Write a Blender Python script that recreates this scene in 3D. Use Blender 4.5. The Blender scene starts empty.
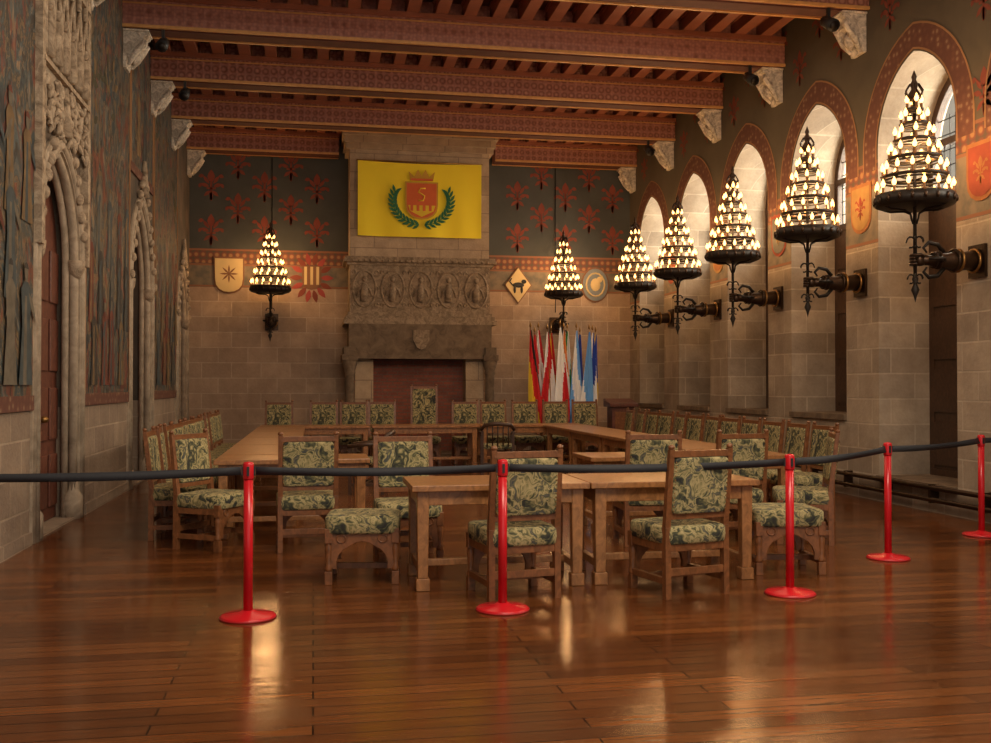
import bpy, math, random
from mathutils import Vector, Matrix
random.seed(7)
sc = bpy.context.scene
COL = sc.collection
D=22.2; XL=-2.63; XR=7.2

# ---------------------------------------------------------------- materials
class NT:
    def __init__(s,name):
        s.m=bpy.data.materials.new(name); s.m.use_nodes=True
        s.t=s.m.node_tree; s.b=s.t.nodes['Principled BSDF']
    def node(s,typ,ins=None,**props):
        n=s.t.nodes.new(typ)
        for k,v in props.items(): setattr(n,k,v)
        if ins:
            for k,v in ins.items(): s.set(n.inputs[k],v)
        return n
    def set(s,sock,v):
        if isinstance(v,bpy.types.NodeSocket): s.t.links.new(v,sock)
        else:
            if isinstance(v,(tuple,list)) and len(v)==3 and sock.type=='RGBA': v=(*v,1)
            sock.default_value=v
    def math(s,op,a,b=0.0,c=None):
        n=s.node('ShaderNodeMath',operation=op); s.set(n.inputs[0],a); s.set(n.inputs[1],b)
        if c is not None: s.set(n.inputs[2],c)
        return n.outputs[0]
    def mix(s,f,a,b,mode='MIX'):
        n=s.node('ShaderNodeMix',data_type='RGBA',blend_type=mode)
        s.set(n.inputs[0],f); s.set(n.inputs[6],a); s.set(n.inputs[7],b)
        return n.outputs[2]
    def pos(s):
        return s.node('ShaderNodeNewGeometry').outputs['Position']
    def obj(s):
        return s.node('ShaderNodeTexCoord').outputs['Object']
    def sep(s,v):
        return s.node('ShaderNodeSeparateXYZ',{0:v}).outputs
    def comb(s,x,y,z=0.0):
        return s.node('ShaderNodeCombineXYZ',{0:x,1:y,2:z}).outputs[0]
    def noise(s,vec,scale,detail=3.0,rough=.5,dist=0.0):
        n=s.node('ShaderNodeTexNoise',{'Vector':vec,'Scale':scale,'Detail':detail,'Roughness':rough,'Distortion':dist})
        return n.outputs
    def vor(s,vec,scale,rnd=1.0,feature='F1'):
        return s.node('ShaderNodeTexVoronoi',{'Vector':vec,'Scale':scale,'Randomness':rnd},feature=feature).outputs
    def ramp(s,f,stops,interp='LINEAR'):
        n=s.node('ShaderNodeValToRGB',{0:f}); cr=n.color_ramp; cr.interpolation=interp
        while len(cr.elements)<len(stops): cr.elements.new(.5)
        for e,(p,c) in zip(cr.elements,stops): e.position=p; e.color=(*c,1)
        return n.outputs[0]
    def bump(s,h,strength=.3,dist=.02):
        n=s.node('ShaderNodeBump',{'Height':h,'Strength':strength,'Distance':dist})
        s.t.links.new(n.outputs[0],s.b.inputs['Normal'])
    def base(s,v): s.set(s.b.inputs['Base Color'],v)
    def rough(s,v): s.set(s.b.inputs['Roughness'],v)

def simple(name,col,rough=.5,metal=0.0,var=.25,scale=8.0,bump=0.0):
    n=NT(name); nz=n.noise(n.obj(),scale,4.0)
    dark=tuple(c*(1-var) for c in col); lite=tuple(min(1,c*(1+var)) for c in col)
    n.base(n.mix(nz[0],dark,lite)); n.rough(rough); n.b.inputs['Metallic'].default_value=metal
    if bump: n.bump(nz[0],bump,.02)
    return n.m

def stone_nodes(n,c1,c2,mort,u,v,bw=.62,rh=.33):
    br=n.node('ShaderNodeTexBrick',{'Vector':n.comb(u,v),'Color1':c1,'Color2':c2,'Mortar':mort,'Scale':1.0,
        'Mortar Size':.012,'Mortar Smooth':.3,'Bias':0.0,'Brick Width':bw,'Row Height':rh},offset=.45)
    nz=n.noise(n.pos(),2.5,6.0,.65); nz2=n.noise(n.pos(),25.0,3.0)
    col=n.mix(.65,br.outputs['Color'],n.ramp(nz[0],[(.3,(.42,.36,.30)),(.7,(1,.97,.92))]),'MULTIPLY')
    col=n.mix(.06,col,nz2[0])
    return col,br,nz2

def wall_mat(name,zs,jambstone=True,paint=(.085,.085,.075),stone=((.50,.40,.33),(.38,.30,.25)),mort=(.62,.53,.44)):
    n=NT(name); p=n.sep(n.pos()); u=n.math('ADD',p[0],p[1]); z=p[2]
    col,br,nz2=stone_nodes(n,stone[0],stone[1],mort,u,z)
    pn=n.noise(n.pos(),1.3,5.0,.6)
    pc=n.mix(pn[0],tuple(c*.6 for c in paint),tuple(c*1.5 for c in paint))
    lowf=n.math('LESS_THAN',z,4.1)
    lc=n.ramp(n.noise(n.pos(),5.0,4.0)[0],[(.35,(.12,.11,.09)),(.6,(.22,.17,.12))])
    pc=n.mix(lowf,pc,lc)
    bm=n.math('MULTIPLY',n.math('GREATER_THAN',z,4.12),n.math('LESS_THAN',z,4.40))
    wv=n.vor(n.comb(n.math('MULTIPLY',u,1.0),z,0.0),7.0,.15)
    bc=n.ramp(wv[0],[(.2,(.34,.18,.08)),(.35,(.19,.06,.04)),(.6,(.10,.07,.05))])
    pc=n.mix(bm,pc,bc)
    for zz in (4.09,4.41,zs+.03):
        ln=n.math('LESS_THAN',n.math('ABSOLUTE',n.math('SUBTRACT',z,zz)),.02)
        pc=n.mix(ln,pc,(.25,.11,.06))
    mask=n.math('GREATER_THAN',z,zs)
    nr=n.sep(n.node('ShaderNodeNewGeometry').outputs['Normal'])
    if jambstone:
        mask=n.math('MULTIPLY',mask,n.math('GREATER_THAN',n.math('ABSOLUTE',nr[0]),.5))
    n.base(n.mix(mask,col,pc)); n.rough(.85)
    h=n.math('ADD',n.math('MULTIPLY',br.outputs['Fac'],-.8),n.math('MULTIPLY',nz2[0],.5))
    n.bump(n.math('MULTIPLY',h,n.math('SUBTRACT',1.0,mask)),.5,.02)
    return n.m

M_back=wall_mat('back_wall_masonry_and_paint',3.6,False,paint=(.062,.064,.058),stone=((.56,.40,.275),(.41,.285,.195)),mort=(.62,.48,.35))
M_right=wall_mat('right_wall_masonry_and_paint',3.35,True,paint=(.098,.078,.052),stone=((.52,.42,.31),(.36,.285,.21)),mort=(.60,.50,.38))

def left_mat():
    n=NT('left_wall_masonry'); p=n.sep(n.pos()); u=n.math('ADD',p[0],p[1])
    col,br,nz2=stone_nodes(n,(.38,.285,.20),(.27,.195,.14),(.44,.345,.25),u,p[2])
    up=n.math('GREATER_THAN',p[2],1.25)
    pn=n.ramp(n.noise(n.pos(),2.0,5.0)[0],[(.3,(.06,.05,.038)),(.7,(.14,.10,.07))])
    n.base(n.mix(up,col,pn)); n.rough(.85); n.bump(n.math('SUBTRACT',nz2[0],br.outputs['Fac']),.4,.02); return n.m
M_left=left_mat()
def hood_mat():
    n=NT('fireplace_stone_blocks'); p=n.sep(n.pos()); u=n.math('ADD',p[0],p[1])
    col,br,nz2=stone_nodes(n,(.58,.43,.28),(.48,.35,.225),(.34,.24,.16),u,p[2],.9,.40)
    n.base(col); n.rough(.8); n.bump(n.math('SUBTRACT',nz2[0],br.outputs['Fac']),.4,.02); return n.m
M_hood=hood_mat()
def brick_mat():
    n=NT('hearth_red_brick'); p=n.sep(n.pos()); u=n.math('ADD',p[0],p[1])
    col,br,nz2=stone_nodes(n,(.38,.09,.045),(.26,.065,.04),(.2,.11,.08),u,p[2],.22,.075)
    n.base(col); n.rough(.9); return n.m
M_brick=brick_mat()

def floor_mat():
    n=NT('polished_oak_floorboards'); p=n.sep(n.pos())
    br=n.node('ShaderNodeTexBrick',{'Vector':n.comb(p[0],p[1]),'Color1':(.27,.092,.025),'Color2':(.13,.042,.013),'Mortar':(.015,.005,.002),
        'Scale':1.0,'Mortar Size':.005,'Mortar Smooth':.2,'Bias':0.0,'Brick Width':1.9,'Row Height':.125},offset=.37)
    g=n.noise(n.comb(n.math('MULTIPLY',p[0],1.5),n.math('MULTIPLY',p[1],26.0)),1.5,5.0,.6)
    w=n.noise(n.pos(),.7,3.0)
    col=n.mix(.6,br.outputs['Color'],n.ramp(g[0],[(.3,(.35,.33,.3)),(.7,(1,.95,.9))]),'MULTIPLY')
    col=n.mix(.5,col,n.ramp(w[0],[(.35,(.45,.42,.4)),(.65,(1.0,1.0,1.0))]),'MULTIPLY')
    n.base(col); n.rough(n.ramp(n.noise(n.pos(),2.0,4.0)[0],[(.3,(.13,.13,.13)),(.7,(.24,.24,.24))]))
    n.b.inputs['Specular IOR Level'].default_value=.45
    n.b.inputs['Specular Tint'].default_value=(1.0,.76,.55,1)
    n.bump(n.math('SUBTRACT',n.math('MULTIPLY',n.noise(n.comb(p[0],n.math('MULTIPLY',p[1],3.0)),4.0,2.0)[0],.9),br.outputs['Fac']),.15,.01)
    return n.m
M_floor=floor_mat()

def beam_mat():
    n=NT('carved_painted_beam'); p=n.sep(n.pos())
    v=n.vor(n.comb(p[0],p[2],n.math('MULTIPLY',p[1],.3)),7.5,.12)
    v2=n.vor(n.comb(p[0],p[2],p[1]),19.0,.6)
    c=n.ramp(v[0],[(.15,(.58,.30,.23)),(.35,(.29,.11,.08)),(.55,(.50,.24,.19))])
    c=n.mix(.4,c,n.ramp(v2[0],[(.2,(1,.85,.75)),(.6,(.4,.3,.28))]),'MULTIPLY')
    n.base(c); n.rough(.55); n.bump(v[0],.5,.03); return n.m
M_beam=beam_mat()
M_joist=simple('red_painted_joist',(.32,.11,.06),.5,0,.35,4)
M_boards=simple('dark_ceiling_boards',(.11,.036,.022),.7,0,.4,5)
M_gold=simple('gilded_moulding',(.62,.32,.11),.45,0,.3,12)
def wood(name,c,r=.4):
    n=NT(name); p=n.sep(n.obj())
    g=n.noise(n.comb(n.math('MULTIPLY',p[0],3.0),n.math('MULTIPLY',p[1],3.0),n.math('MULTIPLY',p[2],2.0)),5.0,5.0,.6,1.5)
    n.base(n.ramp(g[0],[(.3,tuple(x*.55 for x in c)),(.7,tuple(min(1,x*1.25) for x in c))])); n.rough(r); return n.m
M_table=wood('waxed_oak_table',(.38,.17,.062),.3)
M_chairw=wood('walnut_chair_frame',(.23,.088,.032),.38)
M_darkw=wood('dark_stained_wood',(.07,.035,.02),.4)
M_door=wood('door_red_brown_wood',(.15,.05,.03),.45)
def fabric():
    n=NT('verdure_tapestry_fabric'); o=n.obj()
    d=n.noise(o,6.0,2.0); vec=n.mix(.25,o,d[1],'ADD')
    a=n.noise(vec,9.0,3.0,.55,1.2)
    v=n.vor(vec,17.0)
    c=n.ramp(a[0],[(.34,(.03,.03,.03)),(.42,(.085,.09,.05)),(.48,(.30,.26,.115)),(.53,(.60,.48,.24)),(.575,(.26,.235,.10)),(.63,(.06,.07,.08)),(.70,(.46,.36,.16))])
    c=n.mix(.4,c,n.ramp(v[0],[(.1,(1,1,.95)),(.5,(.5,.52,.5))]),'MULTIPLY')
    n.base(c); n.rough(.9); n.bump(v[0],.2,.01); return n.m
M_fab=fabric()
def carved(name,scale,c0,c1,bs,dist):
    n=NT(name); v=n.noise(n.obj(),scale,5.0,.65,.9)
    n.base(n.ramp(v[0],[(.35,c0),(.65,c1)])); n.rough(.85); n.bump(v[0],bs,dist); return n.m
M_carv=carved('carved_limestone',9.0,(.20,.145,.095),(.50,.39,.275),.7,.03)
M_jamb=carved('moulded_door_stone',5.0,(.29,.23,.165),(.47,.375,.275),.3,.03)
M_corb=carved('pale_carved_corbel_stone',12.0,(.36,.31,.25),(.85,.75,.62),.8,.05)
M_frieze=carved('carved_frieze_stone',9.0,(.17,.12,.075),(.38,.28,.185),.5,.03)
M_mantel=carved('smoked_mantel_stone',5.0,(.12,.082,.052),(.235,.165,.105),.25,.02)
def mural():
    n=NT('faded_figurative_mural'); p=n.sep(n.pos())
    vec=n.comb(n.math('MULTIPLY',p[1],1.0),n.math('MULTIPLY',p[2],.5))
    a=n.noise(vec,2.2,7.0,.68,1.8); b=n.noise(vec,4.5,4.0,.6,.9); c3=n.noise(vec,3.7,4.0,.6,2.2)
    c=n.ramp(a[0],[(.36,(.02,.028,.034)),(.44,(.055,.085,.09)),(.48,(.26,.17,.08)),(.52,(.05,.045,.04)),(.58,(.085,.12,.125)),(.64,(.30,.20,.11))])
    r=n.ramp(b[0],[(.55,(0,0,0)),(.58,(1,1,1))])
    c=n.mix(n.math('MULTIPLY',r,.75),c,(.22,.045,.022))
    r=n.ramp(c3[0],[(.57,(0,0,0)),(.60,(1,1,1))])
    c=n.mix(n.math('MULTIPLY',r,.8),c,(.022,.018,.014))
    v=n.vor(vec,14.0)
    c=n.mix(.5,c,n.ramp(v[0],[(.1,(1,1,1)),(.5,(.4,.42,.45))]),'MULTIPLY')
    n.base(c); n.rough(.6); return n.m
M_mural=mural()
M_motif=simple('red_stencil_paint',(.22,.05,.03),.85,0,.3,3)
M_motif2=simple('ochre_stencil_paint',(.30,.155,.07),.85,0,.3,3)
def archband():
    n=NT('painted_arch_border'); p=n.sep(n.pos())
    v=n.vor(n.comb(p[1],p[2]),11.0,.6)
    n.base(n.ramp(v[0],[(.18,(.24,.15,.09)),(.3,(.155,.065,.04)),(.6,(.12,.045,.03))])); n.rough(.85); return n.m
M_arch=archband()
M_iron=simple('black_wrought_iron',(.018,.013,.010),.5,.4)
M_bronze=simple('dark_bronze',(.05,.028,.016),.36,.7,.4,10,.2)
M_brass=simple('aged_brass',(.30,.16,.05),.35,.8)
M_candle=simple('amber_candle_tube',(.17,.075,.022),.7)
def emis(name,c,s):
    n=NT(name); n.base((.3,.15,.05)); n.set(n.b.inputs['Emission Color'],c); n.b.inputs['Emission Strength'].default_value=s
    n.m.cycles.emission_sampling='NONE'; return n.m
M_bulb=emis('glowing_candle_bulb',(1.0,.50,.15),5.5)
M_red=simple('red_powder_coat',(.62,.012,.02),.25,0,.05)
M_redb=simple('red_base_rubber',(.45,.01,.015),.45,0,.05)
M_belt=simple('black_nylon_webbing',(.022,.023,.028),.7,0,.2,40)
M_black=simple('matt_black_plastic',(.02,.02,.02),.5)
M_yel=simple('yellow_banner_cloth',(1.0,.76,.02),.7,0,.04,2)
def col(name,c,r=.7): return simple(name,c,r,0,.08)
C=dict(red=col('cloth_red',(.62,.015,.02)),blue=col('cloth_blue',(.02,.06,.40)),white=col('cloth_white',(.92,.92,.92)),
 black=col('cloth_black',(.02,.02,.02)),yellow=col('cloth_yellow',(.80,.55,.03)),green=col('cloth_green',(.02,.26,.08)),
 orange=col('cloth_orange',(.75,.22,.04)),sky=col('cloth_skyblue',(.16,.42,.85)),cream=col('shield_cream',(.62,.47,.23)),
 dred=col('shield_crimson',(.34,.05,.04)),steel=col('shield_steel_blue',(.19,.21,.22)),brown=col('shield_brown',(.20,.09,.04)),
 leaf=col('laurel_green',(.02,.15,.06)),arms=col('arms_vermilion',(.66,.13,.03)),gold=col('arms_gold',(.60,.33,.03)))
MU=[simple('faded_paint_%d'%i,c,.85,0,.4,6) for i,c in enumerate([(.26,.05,.025),(.33,.19,.06),(.14,.13,.11),(.30,.12,.04)])]
FG=[simple('mural_pigment_%d'%i,c,.8,0,.7,9) for i,c in enumerate([(.13,.035,.02),(.16,.10,.045),(.05,.065,.07),(.13,.11,.08),(.035,.03,.025),(.06,.055,.03)])]
def glassm():
    n=NT('window_pane_glass'); tr=n.node('ShaderNodeBsdfTransparent',{0:(.50,.48,.42)})
    gl=n.node('ShaderNodeBsdfGlossy',{0:(.8,.8,.8),'Roughness':.15})
    mx=n.node('ShaderNodeMixShader',{0:.1}); n.t.links.new(tr.outputs[0],mx.inputs[1]); n.t.links.new(gl.outputs[0],mx.inputs[2])
    out=[x for x in n.t.nodes if x.type=='OUTPUT_MATERIAL'][0]; n.t.links.new(mx.outputs[0],out.inputs[0]); return n.m
M_glass=glassm()

# ---------------------------------------------------------------- mesh builder
class MB:
    def __init__(s): s.v=[];s.f=[];s.mi=[];s.sm=[];s.mats=[]
    def mid(s,m):
        if m not in s.mats: s.mats.append(m)
        return s.mats.index(m)
    def add(s,vs,fs,m,smooth=False):
        o=len(s.v); s.v+= [tuple(v) for v in vs]; k=s.mid(m)
        for f in fs: s.f.append(tuple(o+i for i in f)); s.mi.append(k); s.sm.append(smooth)
    def box(s,x0,x1,y0,y1,z0,z1,m):
        vs=[(x,y,z) for z in(z0,z1) for y in(y0,y1) for x in(x0,x1)]
        s.add(vs,[(0,2,3,1),(4,5,7,6),(0,1,5,4),(2,6,7,3),(0,4,6,2),(1,3,7,5)],m)
    def bar(s,p0,p1,w,d,m,w1=None,d1=None):
        w1=w if w1 is None else w1; d1=d if d1 is None else d1
        vs=[]
        for p,a,b in((p0,w,d),(p1,w1,d1)):
            for sx,sy in((-1,-1),(1,-1),(1,1),(-1,1)): vs.append((p[0]+sx*a/2,p[1]+sy*b/2,p[2]))
        s.add(vs,[(3,2,1,0),(4,5,6,7),(0,1,5,4),(1,2,6,5),(2,3,7,6),(3,0,4,7)],m)
    def tube(s,pts,rs,m,n=10,caps=True,smooth=True,closed=False):
        pts=[Vector(p) for p in pts]; 
        if not isinstance(rs,(list,tuple)): rs=[rs]*len(pts)
        vs=[];N=len(pts); ref=None
        for i,p in enumerate(pts):
            if closed: t=pts[(i+1)%N]-pts[i-1]
            else: t=(pts[min(i+1,N-1)]-pts[max(i-1,0)])
            t.normalize()
            if ref is None: ref=Vector((0,0,1)) if abs(t.z)<.9 else Vector((1,0,0))
            a=ref-t*ref.dot(t); a.normalize(); ref=a.copy(); b=t.cross(a)
            for k in range(n):
                an=2*math.pi*k/n; vs.append(p+(a*math.cos(an)+b*math.sin(an))*rs[i])
        fs=[]
        for i in range(N if closed else N-1):
            j=(i+1)%N
            for k in range(n): fs.append((i*n+k,i*n+(k+1)%n,j*n+(k+1)%n,j*n+k))
        if caps and not closed: fs.append(tuple(range(n-1,-1,-1))); fs.append(tuple((N-1)*n+k for k in range(n)))
        s.add(vs,fs,m,smooth)
    def lathe(s,prof,c,m,n=16,smooth=True):
        vs=[];
        for r,z in prof:
            for k in range(n):
                a=2*math.pi*k/n; vs.append((c[0]+r*math.cos(a),c[1]+r*math.sin(a),c[2]+z))
        fs=[(i*n+k,i*n+(k+1)%n,(i+1)*n+(k+1)%n,(i+1)*n+k) for i in range(len(prof)-1) for k in range(n)]
        fs.append(tuple(range(n-1,-1,-1))); fs.append(tuple((len(prof)-1)*n+k for k in range(n)))
        s.add(vs,fs,m,smooth)
    def sell(s,c,ax,e,m,nu=20,nv=12,rot=None):
        def sp(v,e): return math.copysign(abs(v)**e,v)
        vs=[]
        for j in range(nv+1):
            ph=-math.pi/2+math.pi*j/nv
            for i in range(nu):
                th=2*math.pi*i/nu
                q=Vector((ax[0]*sp(math.cos(ph),e)*sp(math.cos(th),e),ax[1]*sp(math.cos(ph),e)*sp(math.sin(th),e),ax[2]*sp(math.sin(ph),e)))
                if rot: q=rot@q
                vs.append((c[0]+q.x,c[1]+q.y,c[2]+q.z))
        fs=[(j*nu+i,j*nu+(i+1)%nu,(j+1)*nu+(i+1)%nu,(j+1)*nu+i) for j in range(nv) for i in range(nu)]
        s.add(vs,fs,m,True)
    def prism(s,poly,fr,to,m):
        n=len(poly); vs=[fr(*p) for p in poly]+[to(*p) for p in poly]
        fs=[tuple(range(n-1,-1,-1)),tuple(range(n,2*n))]+[(i,(i+1)%n,n+(i+1)%n,n+i) for i in range(n)]
        s.add(vs,fs,m)
    def mesh(s,name):
        me=bpy.data.meshes.new(name); me.from_pydata(s.v,[],s.f)
        for m in s.mats: me.materials.append(m)
        me.polygons.foreach_set('material_index',s.mi); me.polygons.foreach_set('use_smooth',s.sm)
        me.update(); 
        import bmesh
        bm=bmesh.new(); bm.from_mesh(me); bmesh.ops.recalc_face_normals(bm,faces=bm.faces); bm.to_mesh(me); bm.free()
        return me
    def obj(s,name,loc=(0,0,0),rz=0,bevel=0):
        return place(name,s.mesh(name),loc,rz,bevel)
def place(name,me,loc=(0,0,0),rz=0,bevel=0):
    o=bpy.data.objects.new(name,me); COL.objects.link(o); o.location=loc; o.rotation_euler=(0,0,math.radians(rz))
    if bevel:
        b=o.modifiers.new('bevel','BEVEL'); b.width=bevel; b.segments=2; b.limit_method='ANGLE'; b.angle_limit=math.radians(50)
    return o

def arch_pts(cy,a,z0,zs,zt,n=10,off=0.0):
    rise=zt-zs; c=(rise*rise-a*a)/(2*a); R=a+c+off; 
    pts=[(cy-a-off,z0)]
    for i in range(n+1):
        ang=math.pi-(i/n)*(math.pi-math.acos(-c/R))
        pts.append((cy+c+R*math.cos(ang),zs+R*math.sin(ang)))
    for p in reversed(pts[1:-1]): pts.append((2*cy-p[0],p[1]))
    pts.append((cy+a+off,z0))
    return pts

def holed_wall(name,outer,holes,thick,matw,mat):
    cu=bpy.data.curves.new(name,'CURVE'); cu.dimensions='2D'; cu.fill_mode='BOTH'; cu.extrude=thick/2
    for poly in [outer]+holes:
        sp=cu.splines.new('POLY'); sp.points.add(len(poly)-1)
        for q,p in zip(sp.points,poly): q.co=(p[0],p[1],0,1)
        sp.use_cyclic_u=True
    t=bpy.data.objects.new(name+'_tmp',cu); COL.objects.link(t)
    bpy.context.view_layer.update()
    me=bpy.data.meshes.new_from_object(t.evaluated_get(bpy.context.evaluated_depsgraph_get()))
    bpy.data.objects.remove(t,do_unlink=True)
    me.transform(matw); me.materials.clear(); me.materials.append(mat)
    for p in me.polygons: p.use_smooth=False
    o=bpy.data.objects.new(name,me); COL.objects.link(o); return o

# ---------------------------------------------------------------- room shell
CT=7.12
b=MB(); b.box(XL-.5,XR+1.0,-2.0,D+.5,-.2,0,M_floor); b.obj('floor')
b=MB(); b.box(XL-.5,XR+1.0,-2.0,D+.5,CT,CT+.2,M_boards); b.obj('ceiling')
b=MB(); b.box(XL-.5,XR+1.0,D,D+.4,0,CT,M_back); b.obj('wall_back')
WY=[3.75,6.15,8.6,11.05,13.45,15.85,18.25,20.7]  # first three windows are out of view, added to let in more daylight
WA=.8; ZS=4.55; ZT=5.58
def sill(y): return .32 if abs(y-11.05)<.1 else 1.08
holes=[arch_pts(y,WA,sill(y),ZS,ZT) for y in WY]
mw=Matrix(((0,0,1,XR+.45),(1,0,0,0),(0,1,0,0),(0,0,0,1)))
holed_wall('wall_right',[(-2,0),(D,0),(D,CT),(-2,CT)],holes,.9,mw,M_right)
DO=[(11.12,.86,2.85,3.95,.22),(16.12,.92,3.0,4.25,.3),(20.95,.72,2.8,3.75,.3),(4.6,.8,3.0,3.9,.22)]
holes=[arch_pts(y,a,.02,zs,zt) for y,a,zs,zt,rd in DO]
mw=Matrix(((0,0,1,XL-.25),(1,0,0,0),(0,1,0,0),(0,0,0,1)))
holed_wall('wall_left',[(-2,0),(D,0),(D,CT),(-2,CT)],holes,.5,mw,M_left)

# windows
for i,y in enumerate(WY):
    b=MB(); X0=XR+.72; z0=sill(y); X1=X0+.09
    po=arch_pts(y,WA,z0,ZS,ZT); pi=arch_pts(y,WA-.1,z0+.1,ZS,ZT-.13)
    n=len(po)
    for X in (X0,X1): b.add([(X,*p) for p in po]+[(X,*p) for p in pi],[(k,k+1,n+k+1,n+k) for k in range(n-1)]+[(0,n-1,2*n-1,n)],M_darkw)
    b.add([(X0,*p) for p in pi]+[(X1,*p) for p in pi],[(k,k+1,n+k+1,n+k) for k in range(n-1)],M_darkw)
    b.box(X0-.01,X1+.01,y-.045,y+.045,z0,ZT-.1,M_darkw)
    for z in (z0+.05,3.9,4.6): b.box(X0-.01,X1+.01,y-WA+.02,y+WA-.02,z-.045,z+.045,M_darkw)
    for sgn in(-1,1):
        ya,yb=sorted((y+sgn*.05,y+sgn*(WA-.02))); b.box(X0+.01,X1-.02,ya,yb,z0+.05,3.9,M_darkw)
        zz=z0+.15
        while zz<3.5: b.box(X0-.012,X0+.01,ya+.09,yb-.09,zz,min(zz+.55,3.8),M_darkw); zz+=.68
    for k in range(1,6):
        for sgn in (-1,1):
            yy=y+sgn*(.05+k*.115); b.box(X0+.035,X0+.05,yy-.006,yy+.006,3.9,4.95 if k<4 else 4.6,M_iron)
    z=4.1
    while z<5.1:
        b.box(X0+.035,X0+.05,y-WA+.15,y+WA-.15,z-.006,z+.006,M_iron); z+=.2
    b.add([(X0+.045,*p) for p in po],[tuple(range(n))],M_glass)
    b.obj('window_%d'%(i+1))
    b=MB(); b.box(XR-.05,XR+.7,y-WA,y+WA,z0-.06,z0+.015,M_mantel); 
    b.obj('trim_sill_%d'%(i+1))
b=MB()
for y in WY:
    po=arch_pts(y,WA,4.3,ZS,ZT,12,.32); pi=arch_pts(y,WA,4.3,ZS,ZT,12,.03); n=len(po)
    b.add([(XR-.006,*p) for p in po]+[(XR-.006,*p) for p in pi],[(k,k+1,n+k+1,n+k) for k in range(n-1)],M_arch)
    for o1,o2 in((.32,.345),(.02,.045)):
        po=arch_pts(y,WA,4.3,ZS,ZT,12,o2); pi=arch_pts(y,WA,4.3,ZS,ZT,12,o1)
        b.add([(XR-.009,*p) for p in po]+[(XR-.009,*p) for p in pi],[(k,k+1,n+k+1,n+k) for k in range(n-1)],M_motif2)
b.obj('trim_window_arch_borders')

# stencil motifs
def leaf2(cx,cz,ang,L,W):
    pts=[]
    for t,w in((0,.15),(.2,.7),(.45,1),(.7,.75),(1,0),(.7,-.75),(.45,-1),(.2,-.7),(0,-.15)):
        x=w*W/2; z=t*L; pts.append((cx+x*math.cos(ang)+z*math.sin(ang),cz-x*math.sin(ang)+z*math.cos(ang)))
    return pts
def motif(cx,cz,s):
    out=[leaf2(cx,cz+.07*s,0,.27*s,.15*s),leaf2(cx,cz-.12*s,math.pi,.19*s,.07*s)]
    for a in(-1,1):
        out+=[leaf2(cx+a*.045*s,cz+.05*s,a*.62,.20*s,.07*s),leaf2(cx+a*.15*s,cz+.22*s,a*1.9,.11*s,.08*s),
              leaf2(cx+a*.05*s,cz-.01*s,a*1.25,.17*s,.08*s),leaf2(cx+a*.20*s,cz+.05*s,a*2.7,.10*s,.07*s),
              leaf2(cx+a*.02*s,cz-.10*s,a*2.3,.17*s,.07*s)]
    out.append([(cx-.09*s,cz-.07*s),(cx+.09*s,cz-.07*s),(cx+.09*s,cz-.03*s),(cx-.09*s,cz-.03*s)])
    out.append([(cx-.022*s,cz-.3*s),(cx+.022*s,cz-.3*s),(cx+.022*s,cz+.1*s),(cx-.022*s,cz+.1*s)])
    return out
b=MB()
ri=0; z=4.82
while z<6.7:
    x=XL+.45+(ri%2)*.56
    while x<XR-.2:
        if not(.45<x<4.02):
            for lf in motif(x,z,1.05): b.add([(p[0],D-.006,p[1]) for p in lf],[tuple(range(len(lf)))],M_motif)
        x+=1.12
    z+=.48; ri+=1
b.obj('trim_back_wall_stencils')
b=MB(); ri=0; z=4.7
while z<7.0:
    y=7.35+(ri%2)*.6
    while y<22:
        dmin=min(abs(y-w) for w in WY)
        if dmin>1.12 or z>6.2:
            for lf in motif(y,z,.85): b.add([(XR-.006,p[0],p[1]) for p in lf],[tuple(range(len(lf)))],M_motif)
        y+=1.2
    z+=.52; ri+=1
b.obj('trim_right_wall_stencils')

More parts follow.
